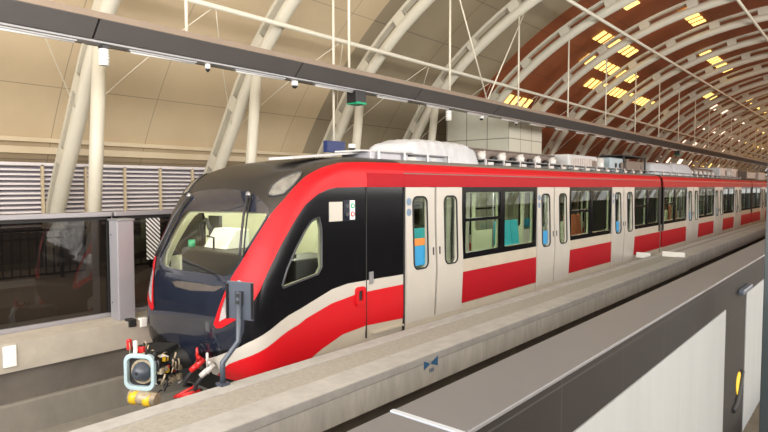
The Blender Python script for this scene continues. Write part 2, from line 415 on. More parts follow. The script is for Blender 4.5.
# ================================================================== SUSPENDED BEAM
XB = -9.1
bt = thing('suspended_beam', (XB, 0, 5.3), 'long grey beam hung on rods along the track above the far platform edge', 'beam')
prof = [(-8.84, 5.53), (-9.08, 5.29), (-9.18, 5.262), (-9.45, 5.262), (-9.45, 5.6), (-8.84, 5.6)]
ys = [-4.0, -.08, 3.91]
while ys[-1] < YEND: ys.append(ys[-1] + 3.99)
mb = MB()
for a, b in zip(ys, ys[1:]): mb.prism(prof[::-1], 'y', a + .018, b - .018)
mb.build('beam_body', 'beam', bt)
MB().prism([(-8.83, 5.54), (-8.83, 5.635), (-9.45, 5.635), (-9.45, 5.60), (-8.86, 5.60), (-8.86, 5.53)], 'y', -4, YEND).build('beam_top_flange', 'beamtop', bt)
MB().prism([(-9.12, 5.25), (-9.23, 5.228), (-9.23, 5.27), (-9.12, 5.283)], 'y', -4, YEND).build('beam_lip', 'alu', bt)
for i in range(28):
    y = 1.1 + 2.0 * i
    t = thing('strip_lamp', (-9.17, y, 5.2), 'slim white strip lamp under the beam, %s from the near end' % ORD[i], 'lamp', 'strip lamps under the beam')
    MB().box(-9.20, -9.14, y - .6, y + .6, 5.215, 5.24).build('lamp_housing', 'alu', t)
    MB().tube([(-9.17, y - .57, 5.20), (-9.17, y + .57, 5.20)], .016, 8).build('lamp_tube', 'tube', t)
for i, y in enumerate(RIBY[:-1]):
    o = MB().tube([(-9.06, y, 5.62), (-9.06, y, AZ + math.sqrt(12.87 ** 2 - (-9.06 - AX) ** 2))], .03, 8).build('hanger_rod', 'rod')
    tag(o, 'thin white vertical hanger rod between beam and arch, %s from the near end' % ORD[i], 'rod', 'hanger rods of the beam')
def cyl_lamp(x, y, z0, z1, r, lab):
    t = thing('cylinder_lamp', (x, y, z0), lab, 'lamp')
    MB().tube([(x, y, z0), (x, y, z1)], r, 16).build('lamp_body', 'white', t)
    for i in range(4): MB().tube([(x, y, z0 + .03 + i * .05), (x, y, z0 + .042 + i * .05)], r * 1.06, 16).build('body_ring', 'porcelain', t)
    MB().box(x - .08, x + .08, y - .05, y + .05, z1, z1 + .05).build('mount_bracket', 'dark_metal', t)
cyl_lamp(-9.2, 4.12, 4.93, 5.18, .075, 'white cylindrical lamp under the beam in front of the first arch')
cyl_lamp(-9.2, 13.6, 4.90, 5.18, .08, 'white cylindrical lamp under the beam above the white roof cover')
def dome(x, y, z, lab, r=.075):
    t = thing('dome_camera', (x, y, z), lab, 'camera', 'dome cameras under the beam')
    MB().tube([(x, y, z + .10), (x, y, z)], [r * .9, r], 14).build('camera_housing', 'white', t)
    MB().tube([(x, y, z), (x, y, z - .03), (x, y, z - .055)], [r * .85, r * .7, r * .25], 14).build('camera_dome', 'black', t)
dome(-9.22, 8.0, 5.13, 'white dome camera with dark bowl under the second beam joint')
dome(-9.22, 15.4, 5.12, 'white dome camera under the beam in front of the pale room')
dome(-9.2, 5.95, 5.16, 'small white sensor under the beam left of the dome camera', .05)
dome(-9.22, 17.6, 5.15, 'small white sensor under the beam right of the V cables', .05)
def speaker(y, lab, s=1.):
    t = thing('speaker_box', (-9.2, y, 5.0), lab, 'speaker', 'black boxes under the beam')
    MB().box(-9.36, -9.06, y - .17 * s, y + .17 * s, 4.97, 5.25).build('box_shell', 'black', t, bevel=.01)
    MB().box(-9.36, -9.05, y - .16 * s, y + .16 * s, 4.94, 4.99).build('green_base', 'green', t)
speaker(9.85, 'small black box with green base under the beam over the cab')
speaker(38, 'small black box under the far part of the beam above the second car')
for b, txt in ((arc(12.8, -27.5, 13.44), 'left strand of the cable pair meeting in a V on the beam'), (arc(12.8, -27.5, 17.43), 'right strand of the cable pair meeting in a V on the beam')):
    tag(MB().tube([(-9.0, 15.35, 5.63), b], .022, 6).build('stay_cable', 'rod'), txt, 'cable', 'V-shaped stay cables')

# ================================================================== TRAIN
XC = -6.675; YE = 6.75
PR = [(0.72, 1.24, 4.05, .6), (0.85, 1.28, 3.97, .6), (1.0, 1.31, 3.93, .6), (1.2, 1.325, 3.91, .6), (1.6, 1.325, 3.94, .6), (2.0, 1.325, 4.03, .6), (2.3, 1.325, 4.15, .6), (2.6, 1.325, 4.29, .6), (2.8, 1.325, 4.39, .62), (2.95, 1.325, 4.49, .64), (3.1, 1.32, 4.62, .66), (3.2, 1.315, 4.77, .68), (3.3, 1.30, 5.02, .7), (3.38, 1.26, 5.3, .7), (3.44, 1.15, 5.65, .7), (3.48, .9, 5.95, .6), (3.5, .5, 6.25, .4), (3.51, 0.001, 6.75, .0)]
UQ = 1.75
_t = np.linspace(0, np.pi / 2, 400); _cx = np.sin(_t) ** .5; _cy = 1 - np.cos(_t) ** .5
_ds = np.hypot(np.diff(_cx) * 1.3, np.diff(_cy) * .78); _al = np.concatenate([[0], np.cumsum(_ds)]); _al /= _al[-1]
VV = [0]
for i in range(1, len(PR)): VV.append(VV[-1] + math.hypot(PR[i][0] - PR[i - 1][0], PR[i][2] - PR[i - 1][2]))
VV = np.array(VV); PA = np.array(PR)
def prof_at(v):
    v = np.clip(np.atleast_1d(v).astype(float), 0, VV[-1])
    i = np.clip(np.searchsorted(VV, v, side='right') - 1, 0, len(VV) - 2); t = (v - VV[i]) / (VV[i + 1] - VV[i]); out = []
    for c in range(4):
        y = PA[:, c]; m = np.zeros(len(VV)); m[1:-1] = (y[2:] - y[:-2]) / (VV[2:] - VV[:-2])
        m[0] = (y[1] - y[0]) / (VV[1] - VV[0]); m[-1] = (y[-1] - y[-2]) / (VV[-1] - VV[-2]); h = VV[i + 1] - VV[i]
        out.append((2 * t ** 3 - 3 * t ** 2 + 1) * y[i] + (t ** 3 - 2 * t ** 2 + t) * h * m[i] + (-2 * t ** 3 + 3 * t ** 2) * y[i + 1] + (t ** 3 - t ** 2) * h * m[i + 1])
    return out
def S(u, v):
    z, w_, yc, L_ = prof_at(v); u = np.atleast_1d(np.asarray(u, float)); a = np.abs(u) / UQ; s = np.sign(u)
    q = np.clip(a, 0, 1); cx = np.interp(q, _al, _cx); cy = np.interp(q, _al, _cy)
    x = XC + s * np.maximum(w_, 0) * cx; y = yc + L_ * cy
    y = np.where(a > 1, (yc + L_) + (a - 1) * (YE - (yc + L_)), y)
    return np.stack([x, y, z], -1)
def SN(u, v, e=.012):
    u = np.atleast_1d(np.asarray(u, float)); v = np.atleast_1d(np.asarray(v, float))
    v0 = np.clip(v - e, 0, VV[-1] - 2 * e); v1 = v0 + 2 * e
    n = np.cross(S(u + e, v) - S(u - e, v), S(u, v1) - S(u, v0)); l = np.linalg.norm(n, axis=-1, keepdims=True); l[l == 0] = 1
    return n / l
def Sp(u, v, off=0.):
    return tuple((S(u, v) + SN(u, v) * off)[0])
P_red = [(3.5, 3.42), (1.67, 3.366), (1.28, 3.264), (1.196, 3.006), (1.186, 2.58), (1.136, 2.322), (1.046, 2.088), (0.962, 1.77), (0.872, 1.452), (0.8, 1.29), (0.728, 1.074), (0.64, .8), (0.608, 0.715), (0.66, .672), (0.752, 0.69), (1.07, 0.876),
         (1.124, 0.96), (1.214, 1.164), (1.274, 1.428), (1.322, 1.686), (1.394, 1.968), (1.472, 2.232), (1.598, 2.394), (1.74, 2.47), (1.88, 2.496), (2.516, 2.508), (3.5, 2.508)]
P_lamp = [(0.794, 1.17), (0.90, 1.27), (1.0, 1.25), (1.03, 1.1), (0.985, 0.92), (0.70, 0.755), (0.728, 0.924)]
P_white = [(3.5, 1.062), (2.822, 1.074), (2.528, 1.075), (2.3, 1.038), (2.108, 0.96), (1.892, 0.87), (1.58, 0.762), (1.112, 0.552), (0.998, 0.486), (0.656, 0.33), (0.5, 0.27), (.42, .24), (.42, 0), (0.512, 0), (0.836, 0.258), (1.01, 0.342), (1.328, 0.47), (1.592, 0.58), (1.88, 0.68), (1.964, 0.73), (2.312, 0.852), (2.66, 0.905), (2.87, 0.912), (3.5, 0.912)]
P_redlow = [(.52, 0), (0.836, 0.258), (1.01, 0.342), (1.328, 0.47), (1.592, 0.58), (1.88, 0.68), (1.964, 0.73), (2.312, 0.852), (2.66, 0.905), (2.87, 0.912), (3.5, 0.912), (3.5, .396), (2.84, 0.438), (2.474, 0.402), (2.18, 0.282), (1.9, .12), (1.7, 0)]
P_skirt = [(1.7, 0), (1.9, .12), (2.18, 0.282), (2.474, 0.402), (2.84, 0.438), (3.5, .396), (3.5, 0)]
P_sidewin = [(1.772, 2.028), (1.84, 2.05), (1.94, 1.9), (2.10, 1.36), (2.066, 1.27), (1.832, 1.218), (1.55, 1.165), (1.535, 1.2), (1.56, 1.4), (1.604, 1.632), (1.67, 1.86), (1.72, 1.98)]
P_oval = [(0.86, 2.412), (0.854, 2.52), (0.89, 2.658), (0.95, 2.76), (1.02, 2.87), (1.08, 2.80), (1.13, 2.682), (1.142, 2.538), (1.088, 2.394), (0.974, 2.364), (.9, 2.37)]
P_clear = [(-0.56, 2.106), (0.362, 2.13), (0.97, 2.13), (1.0, 2.10), (0.98, 1.98), (0.89, 1.668), (0.842, 1.44), (0.80, 1.34), (0.73, 1.305), (0.302, 1.292), (-0.238, 1.285), (-0.586, 1.295), (-0.69, 1.33), (-0.755, 1.43), (-0.765, 1.55), (-0.73, 1.75), (-0.68, 1.938), (-.61, 2.09)]
P_sur = [(-.80, 2.30), (-.74, 2.37), (-0.532, 2.436), (-.25, 2.46), (0.02, 2.468), (0.44, 2.442), (0.74, 2.36), (.98, 2.2), (1.04, 2.10), (1.02, 1.98), (0.93, 1.668), (0.88, 1.44), (0.83, 1.28), (.75, 1.23), (0.302, 1.22), (-0.3, 1.215), (-.7, 1.23), (-.79, 1.30), (-.83, 1.5), (-.84, 1.8), (-.82, 2.1)]
P_slot = [(-0.388, 1.12), (-0.184, 1.15), (0.248, 1.165), (0.542, 1.165), (0.72, 1.19), (0.554, 1.10), (0.062, 1.05), (-0.274, 1.06)]
mir = lambda P: [(-u, v) for u, v in P][::-1]
shiftl = lambda P: [(-(-u + .12 * max(0., min(1., (1.62 + u) / .3))), v) for u, v in P]
clipl = lambda P: [(min(u, -1.08), v) for u, v in P]
REG = []   # first match wins: (name, polygon)
for nm, P in (('lamp', P_lamp), ('oval', P_oval), ('red', P_red), ('sidewin', P_sidewin), ('white', P_white), ('redlow', P_redlow), ('skirt', P_skirt)):
    REG.append((nm + '_r', P)); REG.append((nm + '_l', clipl(mir(P)) if nm in ('white', 'redlow') else shiftl(mir(P)) if nm in ('red', 'lamp') else mir(P)))
REG += [('clear', P_clear), ('surround', P_sur), ('slot', P_slot)]
def redin_u(v):
    t = [(0.0, .3), (.30, .3), (.486, .998), (.69, 1.07), (.876, 1.07), (.96, 1.124), (1.164, 1.214), (1.428, 1.274), (1.686, 1.322), (1.968, 1.394), (2.232, 1.472), (2.394, 1.598), (2.496, 1.88), (2.508, 3.5)]
    return float(np.interp(v, [a for a, b in t], [b for a, b in t]))
def classify(u, v):
    for nm, P in REG:
        if inside(P, u, v): return nm
    if abs(u) > redin_u(v) and v < 2.508: return 'side_r' if u > 0 else 'side_l'
    return 'nose' if v < 1.23 else ('hood' if v < 3.4 or abs(u) < 1.7 else 'hood')
co = []; ed = []
for nm, P in REG:
    o = len(co); PP = [(max(-3.5, min(3.5, u)), v) for u, v in P]
    # densify
    Q = []
    for i in range(len(PP)):
        a = PP[i]; b = PP[(i + 1) % len(PP)]; n = max(1, int(math.hypot(a[0] - b[0], a[1] - b[1]) / .07))
        for k in range(n): Q.append((a[0] + (b[0] - a[0]) * k / n, a[1] + (b[1] - a[1]) * k / n))
    co += [Vector(p) for p in Q]; n = len(Q); ed += [(o + i, o + (i + 1) % n) for i in range(n)]
us = np.linspace(-3.5, 3.5, 117); vs_ = np.linspace(0, VV[-1], 76)
for u in us:
    for v in vs_: co.append(Vector((float(u), float(v))))
o = len(co); hl = [(-3.5, 1.23), (3.5, 1.23)]; co += [Vector(p) for p in hl]; ed.append((o, o + 1))
for s in (1,):
    o = len(co); pl = [(s * redin_u(v), v) for v in np.linspace(0.29, 2.5, 40)]; co += [Vector(p) for p in pl]; ed += [(o + i, o + i + 1) for i in range(39)]
V2, E2, F2, _, _, _ = delaunay_2d_cdt(co, ed, [], 0, 1e-4)
U_ = np.array([p[0] for p in V2]); W_ = np.array([p[1] for p in V2])
P3 = S(U_, W_); N3 = SN(U_, W_)
groups = {}
for f in F2:
    cx = sum(V2[i][0] for i in f) / len(f); cy = sum(V2[i][1] for i in f) / len(f)
    groups.setdefault(classify(cx, cy), []).append(list(f))
def emit_region(fl, name, m, parent, off=0., flip=False, label=None):
    idx = sorted({i for f in fl for i in f}); mp_ = {j: k for k, j in enumerate(idx)}
    mb = MB(); mb.add([tuple(P3[j] + N3[j] * off) for j in idx], [[mp_[i] for i in (f[::-1] if flip else f)] for f in fl], True)
    o = mb.build(name, m, parent, label=label)
    me = o.data
    me.normals_split_custom_set_from_vertices([tuple(N3[j] * (-1 if flip else 1)) for j in idx])
    return o
car = thing('railcar', (XC, 3.9, .2), 'leading red, white and black metro car with the rounded black cab', 'train car', 'red and white metro cars')
dedup = lambda fl: fl
ER = lambda keys, name, m, off=0., label=None: emit_region([f for k in keys for f in groups.get(k, [])], name, m, car, off, label=label)
hood = ER(['hood'], 'cab_hood', 'hood', label='charcoal roof dome of the cab')
ER(['nose'], 'cab_nose', 'nose', label='glossy navy black nose')
ER(['side_r'], 'cab_side_mask', 'sideblack'); ER(['side_l'], 'cab_side_mask', 'sideblack')
ER(['red_r'], 'red_arch_band', 'red', .008, 'bright red band sweeping from the roof edge to the nose'); ER(['red_l'], 'red_arch_band', 'red', .008)
ER(['white_r'], 'white_stripe', 'twhite', .002); ER(['white_l'], 'white_stripe', 'twhite', .002)
ER(['redlow_r'], 'red_lower_panel', 'red_lower', .003); ER(['redlow_l'], 'red_lower_panel', 'red_lower', .003)
ER(['skirt_r'], 'cab_skirt', 'beige'); ER(['skirt_l'], 'cab_skirt', 'beige')
for k in 'rl':
    ER(['lamp_' + k], 'headlamp', 'lens_pale', .004); ER(['oval_' + k], 'marker_lamp', 'lamp_glass', .004); ER(['sidewin_' + k], 'cab_side_window', 'tinted')
ws = ER(['clear'], 'windshield', 'windshield'); ER(['surround'], 'windshield_surround', 'surround', .004)
ER(['slot'], 'nose_grille', 'slot', -.012)
allf = [f for k, fl in groups.items() if not (k.startswith('clear') or k.startswith('sidewin')) for f in fl if max(W_[i] for i in f) > .45]
emit_region(allf, 'cab_lining', 'interior', car, -.06, True)
for s in (1, -1):
    for P, nm, r, m in ((P_sidewin, 'window_gasket', .014, 'dark_metal'), (P_oval, 'lamp_rim', .012, 'dark_metal')):
        MB().tube([Sp(s * u, v, .006) for u, v in P], r, 6, closed=True).build(nm, m, car)
# windshield wipers (hung from the top edge)
for pts in ([(-.66, 2.33), (-.78, 2.0), (-.86, 1.6), (-.90, 1.40)], [(.60, 2.36), (.70, 2.05), (.80, 1.75), (.86, 1.56)]):
    wp = MB().tube([Sp(u, v, .045) for u, v in pts], .016, 8).build('wiper', 'dark_metal', car)
    MB().tube([Sp(u + .045, v, .03) for u, v in pts], .010, 6).build('wiper_blade', 'rubber', wp)
    MB().tube([Sp(pts[0][0], pts[0][1], 0), Sp(pts[0][0], pts[0][1], .06)], .03, 10).build('wiper_pivot', 'alu', wp)
# cab interior
MB().box(XC - 1.2, XC + 1.2, 4.3, 6.74, .95, 1.02).build('cab_floor', 'intfloor', car)
MB().box(XC - 1.2, XC + 1.2, 6.62, 6.70, 1.02, 3.3).build('cab_bulkhead', 'interior', car)
MB().prism([(5.55, 1.4), (6.05, 1.4), (6.2, 2.5), (6.1, 2.52), (5.95, 1.55), (5.55, 1.52)], 'x', XC + .45, XC + .98).build('driver_seat', 'console', car, bevel=.03)
MB().box(XC + .62, XC + 1.2, 4.75, 5.5, 1.02, 2.14).build('driver_side_desk', 'console', car, bevel=.03)
MB().box(XC - .80, XC + 1.0, 4.36, 4.95, 1.02, 2.20).build('driver_console', 'console', car, bevel=.03)
MB().prism([(4.60, 2.19), (5.0, 2.19), (5.0, 2.46), (4.78, 2.46)], 'x', XC - .62, XC - .08).build('console_desk_screen', 'white', car, bevel=.015)
MB().box(XC - 1.02, XC - .74, 4.95, 5.0, 2.2, 2.62).build('cab_monitor', 'dark_metal', car)
MB().tube([(XC - .28, 4.55, 2.2), (XC - .20, 4.50, 2.36), (XC - .30, 4.46, 2.38)], .015, 6).build('cab_microphone', 'black', car)
MB().box(XC - 1.1, XC - .82, 4.36, 4.9, 1.02, 2.06).build('console_side_box', 'interior', car, bevel=.03)
MB().box(XC - .9, XC + .9, 5.2, 5.35, 3.12, 3.14).build('cab_lamp', 'cab_lamp', car)
MB().tube([(XC - .95, 4.8, 2.2), (XC - .9, 4.75, 2.5), (XC - .72, 4.72, 2.58), (XC - .6, 4.7, 2.45)], .03, 8).build('console_arm', 'dark_metal', car)
MB().tube([(XC - .75, 4.5, 2.2), (XC - .75, 4.5, 2.3)], .05, 12).build('console_knob', 'green', car)
MB().tube([(XC - .1, 5.5, 1.4), (XC - .1, 5.55, 2.6), (XC - .1, 5.6, 2.75)], [.25, .22, .1], 16).build('driver_seat_back', 'interior', car)
# markings on the cab side
def side_plate(y0, y1, z0, z1, x, t, name, m, bev=.004, label=None, par=None):
    return MB().box(x, x + t, y0, y1, z0, z1).build(name, m, par or car, bevel=bev, label=label)
xs = XC + 1.325
side_plate(5.20, 5.435, 2.604, 2.858, xs - .005, .02, 'notice_plate', 'twhite')
sp_ = side_plate(5.46, 5.70, 2.60, 2.885, xs - .01, .022, 'indicator_panel', 'surround', .01)
side_plate(5.575, 5.67, 2.615, 2.872, xs + .008, .008, 'label_strip', 'white', par=sp_)
for zz, m_ in ((2.80, 'green'), (2.69, 'hosered')):
    MB().tube([(xs + .012, 5.622, zz), (xs + .022, 5.622, zz)], .036, 16).build('indicator_ring', m_, sp_)
    MB().tube([(xs + .018, 5.622, zz), (xs + .025, 5.622, zz)], .018, 12).build('indicator_core', 'white', sp_)
    MB().tube([(xs + .008, 5.525, zz), (xs + .018, 5.525, zz)], .03, 12).build('indicator_lens', 'dark_metal', sp_)
hb = panel(rrect(5.68, 5.875, 1.435, 1.69, .05), [rrect(5.735, 5.825, 1.49, 1.64, .03)], lambda u, v, d: (xs + .03 - d, u, v), .04).build('step_handle_frame', 'red_lower', car)
MB().box(xs - .01, xs + .005, 5.74, 5.82, 1.5, 1.63).build('handle_recess', 'console', hb)
side_plate(5.965, 6.045, 1.70, 1.87, xs - .005, .025, 'door_handle', 'alu')
MB().box(xs - .012, xs + .0075, 5.903, 5.917, .95, 3.05).build('cab_door_seam', 'rubber', car)
MB().box(xs - .02, xs + .012, 6.73, 6.755, .9, 3.05).build('door_pillar_seam', 'rubber', car)
# emblem slash on the nose
# step plate below cab door
MB().box(xs - .02, xs + .03, 6.05, 6.72, .985, 1.01).build('door_step', 'beige', car)

# ---- saloon section
def wz(z): return float(np.interp(z, PA[:, 0], PA[:, 1]))
SEC = [(-1.325, 3.05), (-1.32, 3.1), (-1.315, 3.2), (-1.30, 3.3), (-1.26, 3.38), (-1.15, 3.44), (-.9, 3.48), (-.5, 3.5), (0, 3.51), (.5, 3.5), (.9, 3.48), (1.15, 3.44), (1.26, 3.38), (1.30, 3.3), (1.315, 3.2), (1.32, 3.1), (1.325, 3.05)]
def saloon(root, Y0, Y1, doors, seatcol):
    # roof skin
    mb = MB(); n = len(SEC)
    mb.add([(XC + a, y, z) for y in (Y0, Y1) for a, z in SEC], [(i, i + 1, n + i + 1, n + i) for i in range(n - 1)], True)
    mb.build('roof_skin', 'roof', root)
    MB().box(XC - 1.2, XC + 1.2, Y0 + .02, Y1 - .02, 3.02, 3.05).build('saloon_ceiling', 'interior2', root)
    lamp = MB()
    for sx in (-.6, .6): lamp.box(XC + sx - .08, XC + sx + .08, Y0 + .5, Y1 - .5, 3.0, 3.02)
    lamp.build('saloon_lamp', 'cab_lamp', root)
    MB().box(XC - 1.25, XC + 1.25, Y0, Y1, .88, 1.0).build('saloon_floor', 'intfloor', root)
    MB().box(XC - 1.1, XC + 1.1, Y0 + .3, Y1 - .3, .35, .86).build('underframe_box', 'dark_metal', root)
    for s in (1, -1):
        X = XC + s * 1.325
        fm = lambda u, v, d, s=s, X=X: (X - s * d, u, v)
        def B(y0, y1, z0, z1, off, t, name, m, bev=0., par=None):
            a = X + s * off; b = X + s * (off - t)
            return MB().box(min(a, b), max(a, b), y0, y1, z0, z1).build(name, m, par or root, bevel=bev)
        # red cantrail in two steps with a groove
        for (za, zb, m_) in ((3.05, 3.245, 'darkred' if True else 'red'), (3.26, 3.40, 'red')):
            zz = [za + (zb - za) * i / 4 for i in range(5)]
            pr_ = [(XC + s * (wz(z) + .012), z) for z in zz] + [(XC + s * (wz(z) - .02), z) for z in zz[::-1]]
            if s < 0: pr_ = pr_[::-1]
            MB().prism(pr_[::-1], 'y', Y0 + .01, Y1 - .01).build('red_cantrail', m_, root)
        edges = []; cur = Y0
        for d0, d1 in doors:
            if d0 - cur > .3: edges.append((cur, d0))
            cur = d1
        if Y1 - cur > .3: edges.append((cur, Y1))
        for bi, (b0, b1) in enumerate(edges):
            B(b0, b1, 1.60, 1.83, 0, .05, 'beige_waist_panel', 'beige')
            B(b0, b1, 1.07, 1.602, .004, .05, 'red_side_panel', 'darkred')
            B(b0, b1, .86, 1.07, -.01, .05, 'beige_sill', 'beige')
            L_ = b1 - b0; g0 = b0 + .10; g1 = b1 - .06
            if L_ > 2: holes = [(g0 + .02, g0 + (g1 - g0) * .46), (g0 + (g1 - g0) * .52, g1 - .02)]
            else: holes = [(g0 + .03, g1 - .03)]
            H = []
            for hi, (h0, h1) in enumerate(holes):
                if hi == 0 and L_ > 2: H += [rrect(h0, h1, 1.92, 2.46, .03, 2), rrect(h0, h1, 2.51, 2.96, .03, 2)]
                else: H.append(rrect(h0, h1, 1.92, 2.96, .03, 2))
            wf = panel([(b0, 1.82), (b1, 1.82), (b1, 3.05), (b0, 3.05)], H, lambda u, v, d: fm(u, v, d - .002), .05)
            wf = wf.build('window_band', 'sideblack', root)
            for (h0, h1) in holes:
                B(h0 - .02, h1 + .02, 1.9, 2.98, -.012, .008, 'window_pane', 'tinted', par=wf)
            # inner lining pillars
            ln = panel([(b0, 1.0), (b1, 1.0), (b1, 3.02), (b0, 3.02)], [rrect(h0 + .03, h1 - .03, 1.92, 2.94, .08, 3) for h0, h1 in holes], lambda u, v, d: fm(u, v, d + .06), .03)
            ln.build('inner_lining', 'interior2', root)
            # bench seat with backrest, separate shells
            if L_ > 1.5:
                s0 = b0 + .15; n_ = int((b1 - b0 - .3) / .45)
                for q in (range(n_ // 2, n_) if s < 0 else range(n_)):
                    top = 2.12 if s < 0 else 1.80
                    y0 = s0 + q * .45; a = X - s * .12; b = X - s * .55; c_ = X - s * .2
                    mcol = seatcol[bi % len(seatcol)] if s > 0 else ('cyan', 'cyan', 'orange')[bi % 3]
                    st = MB().prism([(a, 1.35), (b, 1.38), (b, 1.46), (c_, 1.44), (a - s * .01, top), (a + s * .04, top)] if s > 0 else [(a, 1.35), (b, 1.38), (b, 1.46), (c_, 1.44), (a - s * .01, top), (a + s * .04, top)][::-1], 'y', y0 + .01, y0 + .43)
                    st.build('seat_shell', mcol, root, bevel=.015)
            # grab pole
            MB().tube([(X - s * .62, b0 + .12, 1.0), (X - s * .62, b0 + .12, 3.02)], .017, 8).build('grab_pole', 'alu', root)
        for d0, d1 in doors:
            mid = (d0 + d1) / 2
            B(d0 + .02, d1 - .02, .88, 1.0, .0, .06, 'door_sill', 'beige')
            B(mid - .06, mid + .06, .98, 3.05, -.03, .01, 'door_gap_strip', 'rubber')  # black strip behind the leaves makes the gap between them dark
            for li, (l0, l1) in enumerate(((d0 + .02, mid - .028), (mid + .028, d1 - .015))):
                wdt = l1 - l0; c = (l0 + l1) / 2; hw = wdt * .245
                sh = .02 if li == 0 else -.02
                hole = rrect(c - hw - sh, c + hw - sh, 1.80, 2.90, hw * .55, 4)
                # slight tumblehome below the waist
                def fd(u, v, d, s=s, X=X):
                    bulge = .035 * max(0., min(1., 1 - abs(v - 1.75) / .8))
                    return (X + s * (.012 + bulge - d), u, v)
                outer = [(l0, z) for z in (3.045, 2.7, 2.4, 2.1, 1.95, 1.85, 1.75, 1.65, 1.55, 1.4, 1.2, .99)] + [(l1, z) for z in (.99, 1.2, 1.4, 1.55, 1.65, 1.75, 1.85, 1.95, 2.1, 2.4, 2.7, 3.045)]
                dl = panel(outer, [hole], fd, .05).build('door', 'twhite', root)
                gk = MB().tube([fd(u, v, -.004) for u, v in hole], .014, 6, closed=True).build('window_gasket', 'rubber', dl)
                MB().box(min(X - s * .02, X - s * .012), max(X - s * .02, X - s * .012), c - hw - sh - .01, c + hw - sh + .01, 1.79, 2.91).build('door_window', 'tinted', dl)
                hy = (l1 - .06) if li == 0 else (l0 + .06)
                MB().box(min(X + s * .02, X + s * .045), max(X + s * .02, X + s * .045), hy - .012, hy + .012, 1.98, 2.10).build('door_grip', 'dark_metal', dl)
                if li == 0:
                    yy = l0 + .075
                    for zc in (2.83, 2.67):
                        MB().tube([(X + s * .008, yy, zc), (X + s * .016, yy, zc)], .058, 16).build('round_sticker', 'stick_grey', dl)
                    if root is car or True:
                        zb_, zt_ = (1.84, 2.12) if d0 > 8 else (1.84, 2.14)
                        MB().box(min(X - s * .011, X - s * .009), max(X - s * .011, X - s * .009), c - hw - sh + .03, c + hw - sh - .02, zb_, zt_).build('blue_sticker', 'stick_blue', dl)
                        if d0 < 8: MB().box(min(X - s * .011, X - s * .009), max(X - s * .011, X - s * .009), c - hw - sh + .03, c + hw - sh - .02, 2.15, 2.26).build('orange_sticker', 'stick_orange', dl)
# bogies
def bogie(root, y):
    b = MB().box(XC - 1.0, XC + 1.0, y - 1.2, y + 1.2, .35, .6).build('bogie', 'dark_metal', root, bevel=.03)
    for dy in (-.9, .9):
        for sx in (-.72, .72):
            MB().tube([(XC + sx - .06, y + dy, .43), (XC + sx + .06, y + dy, .43)], .38, 20).build('wheel', 'rail', b)
for s in (1, -1):
    for (za, zb, m_) in ((3.05, 3.245, 'darkred'), (3.26, 3.40, 'red')):
        zz = [za + (zb - za) * i / 4 for i in range(5)]
        pr_ = [(XC + s * (wz(z) + .012), z) for z in zz] + [(XC + s * (wz(z) - .02), z) for z in zz[::-1]]
        MB().prism(pr_[::-1] if s > 0 else pr_, 'y', 5.93, 6.755).build('red_cantrail', m_, car)
D1 = [(6.755, 8.32), (11.15, 12.80), (15.58, 17.42)]
saloon(car, YE, 20.12, D1, ['cyan', 'orange', 'cyan'])
bogie(car, 6.8); bogie(car, 17.5)
car2 = thing('railcar', (XC, 20.35, .2), 'second metro car, coupled behind the leading car with the cab', 'train car', 'red and white metro cars')
saloon(car2, 20.38, 37.82, [(23.48, 25.28), (28.2, 30.0), (32.78, 34.6)], ['cyan', 'orange'])
bogie(car2, 23); bogie(car2, 35)
car3 = thing('railcar', (XC, 38.05, .2), 'third metro car at the far right end of the visible train', 'train car', 'red and white metro cars')
saloon(car3, 38.08, 55.5, [(41.2, 43.0), (45.9, 47.7), (50.5, 52.3)], ['cyan', 'orange'])
bogie(car3, 41)
for y, p in ((20.12, car), (37.82, car2)):
    mb = MB()
    for i in range(5): mb.box(XC - 1.12 - .04 * (i % 2), XC + 1.12 + .04 * (i % 2), y + i * .052, y + i * .052 + .052, .9, 3.35)
    mb.build('gangway_bellows', 'rubber', p)
# dark end frames of cars
for y0, y1, p in ((19.93, 20.13, car), (20.38, 20.52, car2), (37.7, 37.83, car2), (38.08, 38.2, car3)):
    MB().box(XC + 1.30, XC + 1.335, y0, y1, 1.62, 3.05).build('end_pillar', 'rubber', p)

# ---- roof equipment (parts of the cars)
def rpart(name, m, mb, root, bev=.01, label=None): return mb.build(name, m, root, bevel=bev, label=label)
# slanted white fairing panels behind the cab dome
rpart('roof_fairing_panel', 'unit_white', MB().prism([(5.15, 3.425), (6.95, 3.60), (6.95, 3.63), (5.15, 3.46)], 'x', -6.5, -6.0), car, .004)
rpart('roof_fairing_panel', 'unit_white', MB().prism([(6.3, 3.575), (7.55, 3.60), (7.55, 3.63), (6.3, 3.60)], 'x', -6.35, -5.8), car, .004)
rpart('roof_frame_block', 'ctrl', MB().box(-6.35, -5.75, 6.45, 7.35, 3.46, 3.58), car)
def tray(root, y0, y1, x0=-6.1, x1=-5.72, step=.62):
    t = MB().box(x0, x1, y0, y1, 3.44, 3.47).box(x0, x0 + .03, y0, y1, 3.47, 3.57).box(x0, x1, y0, y1, 3.565, 3.585)
    fr = rpart('roof_tray', 'tray', t, root, 0)
    y = y0
    while y <= y1 + .01:
        MB().box(x1 - .02, x1 + .01, y - .025, y + .025, 3.40, 3.59).build('tray_post', 'alu', fr); y += step
    y = y0 + step / 2
    while y < y1:
        MB().box(x0 + .05, x1 - .08, y - .12, y + .10, 3.47, 3.54).build('terminal_block', 'porcelain', fr); y += step
tray(car, 6.6, 8.45); tray(car, 9.72, 13.9, step=.7)
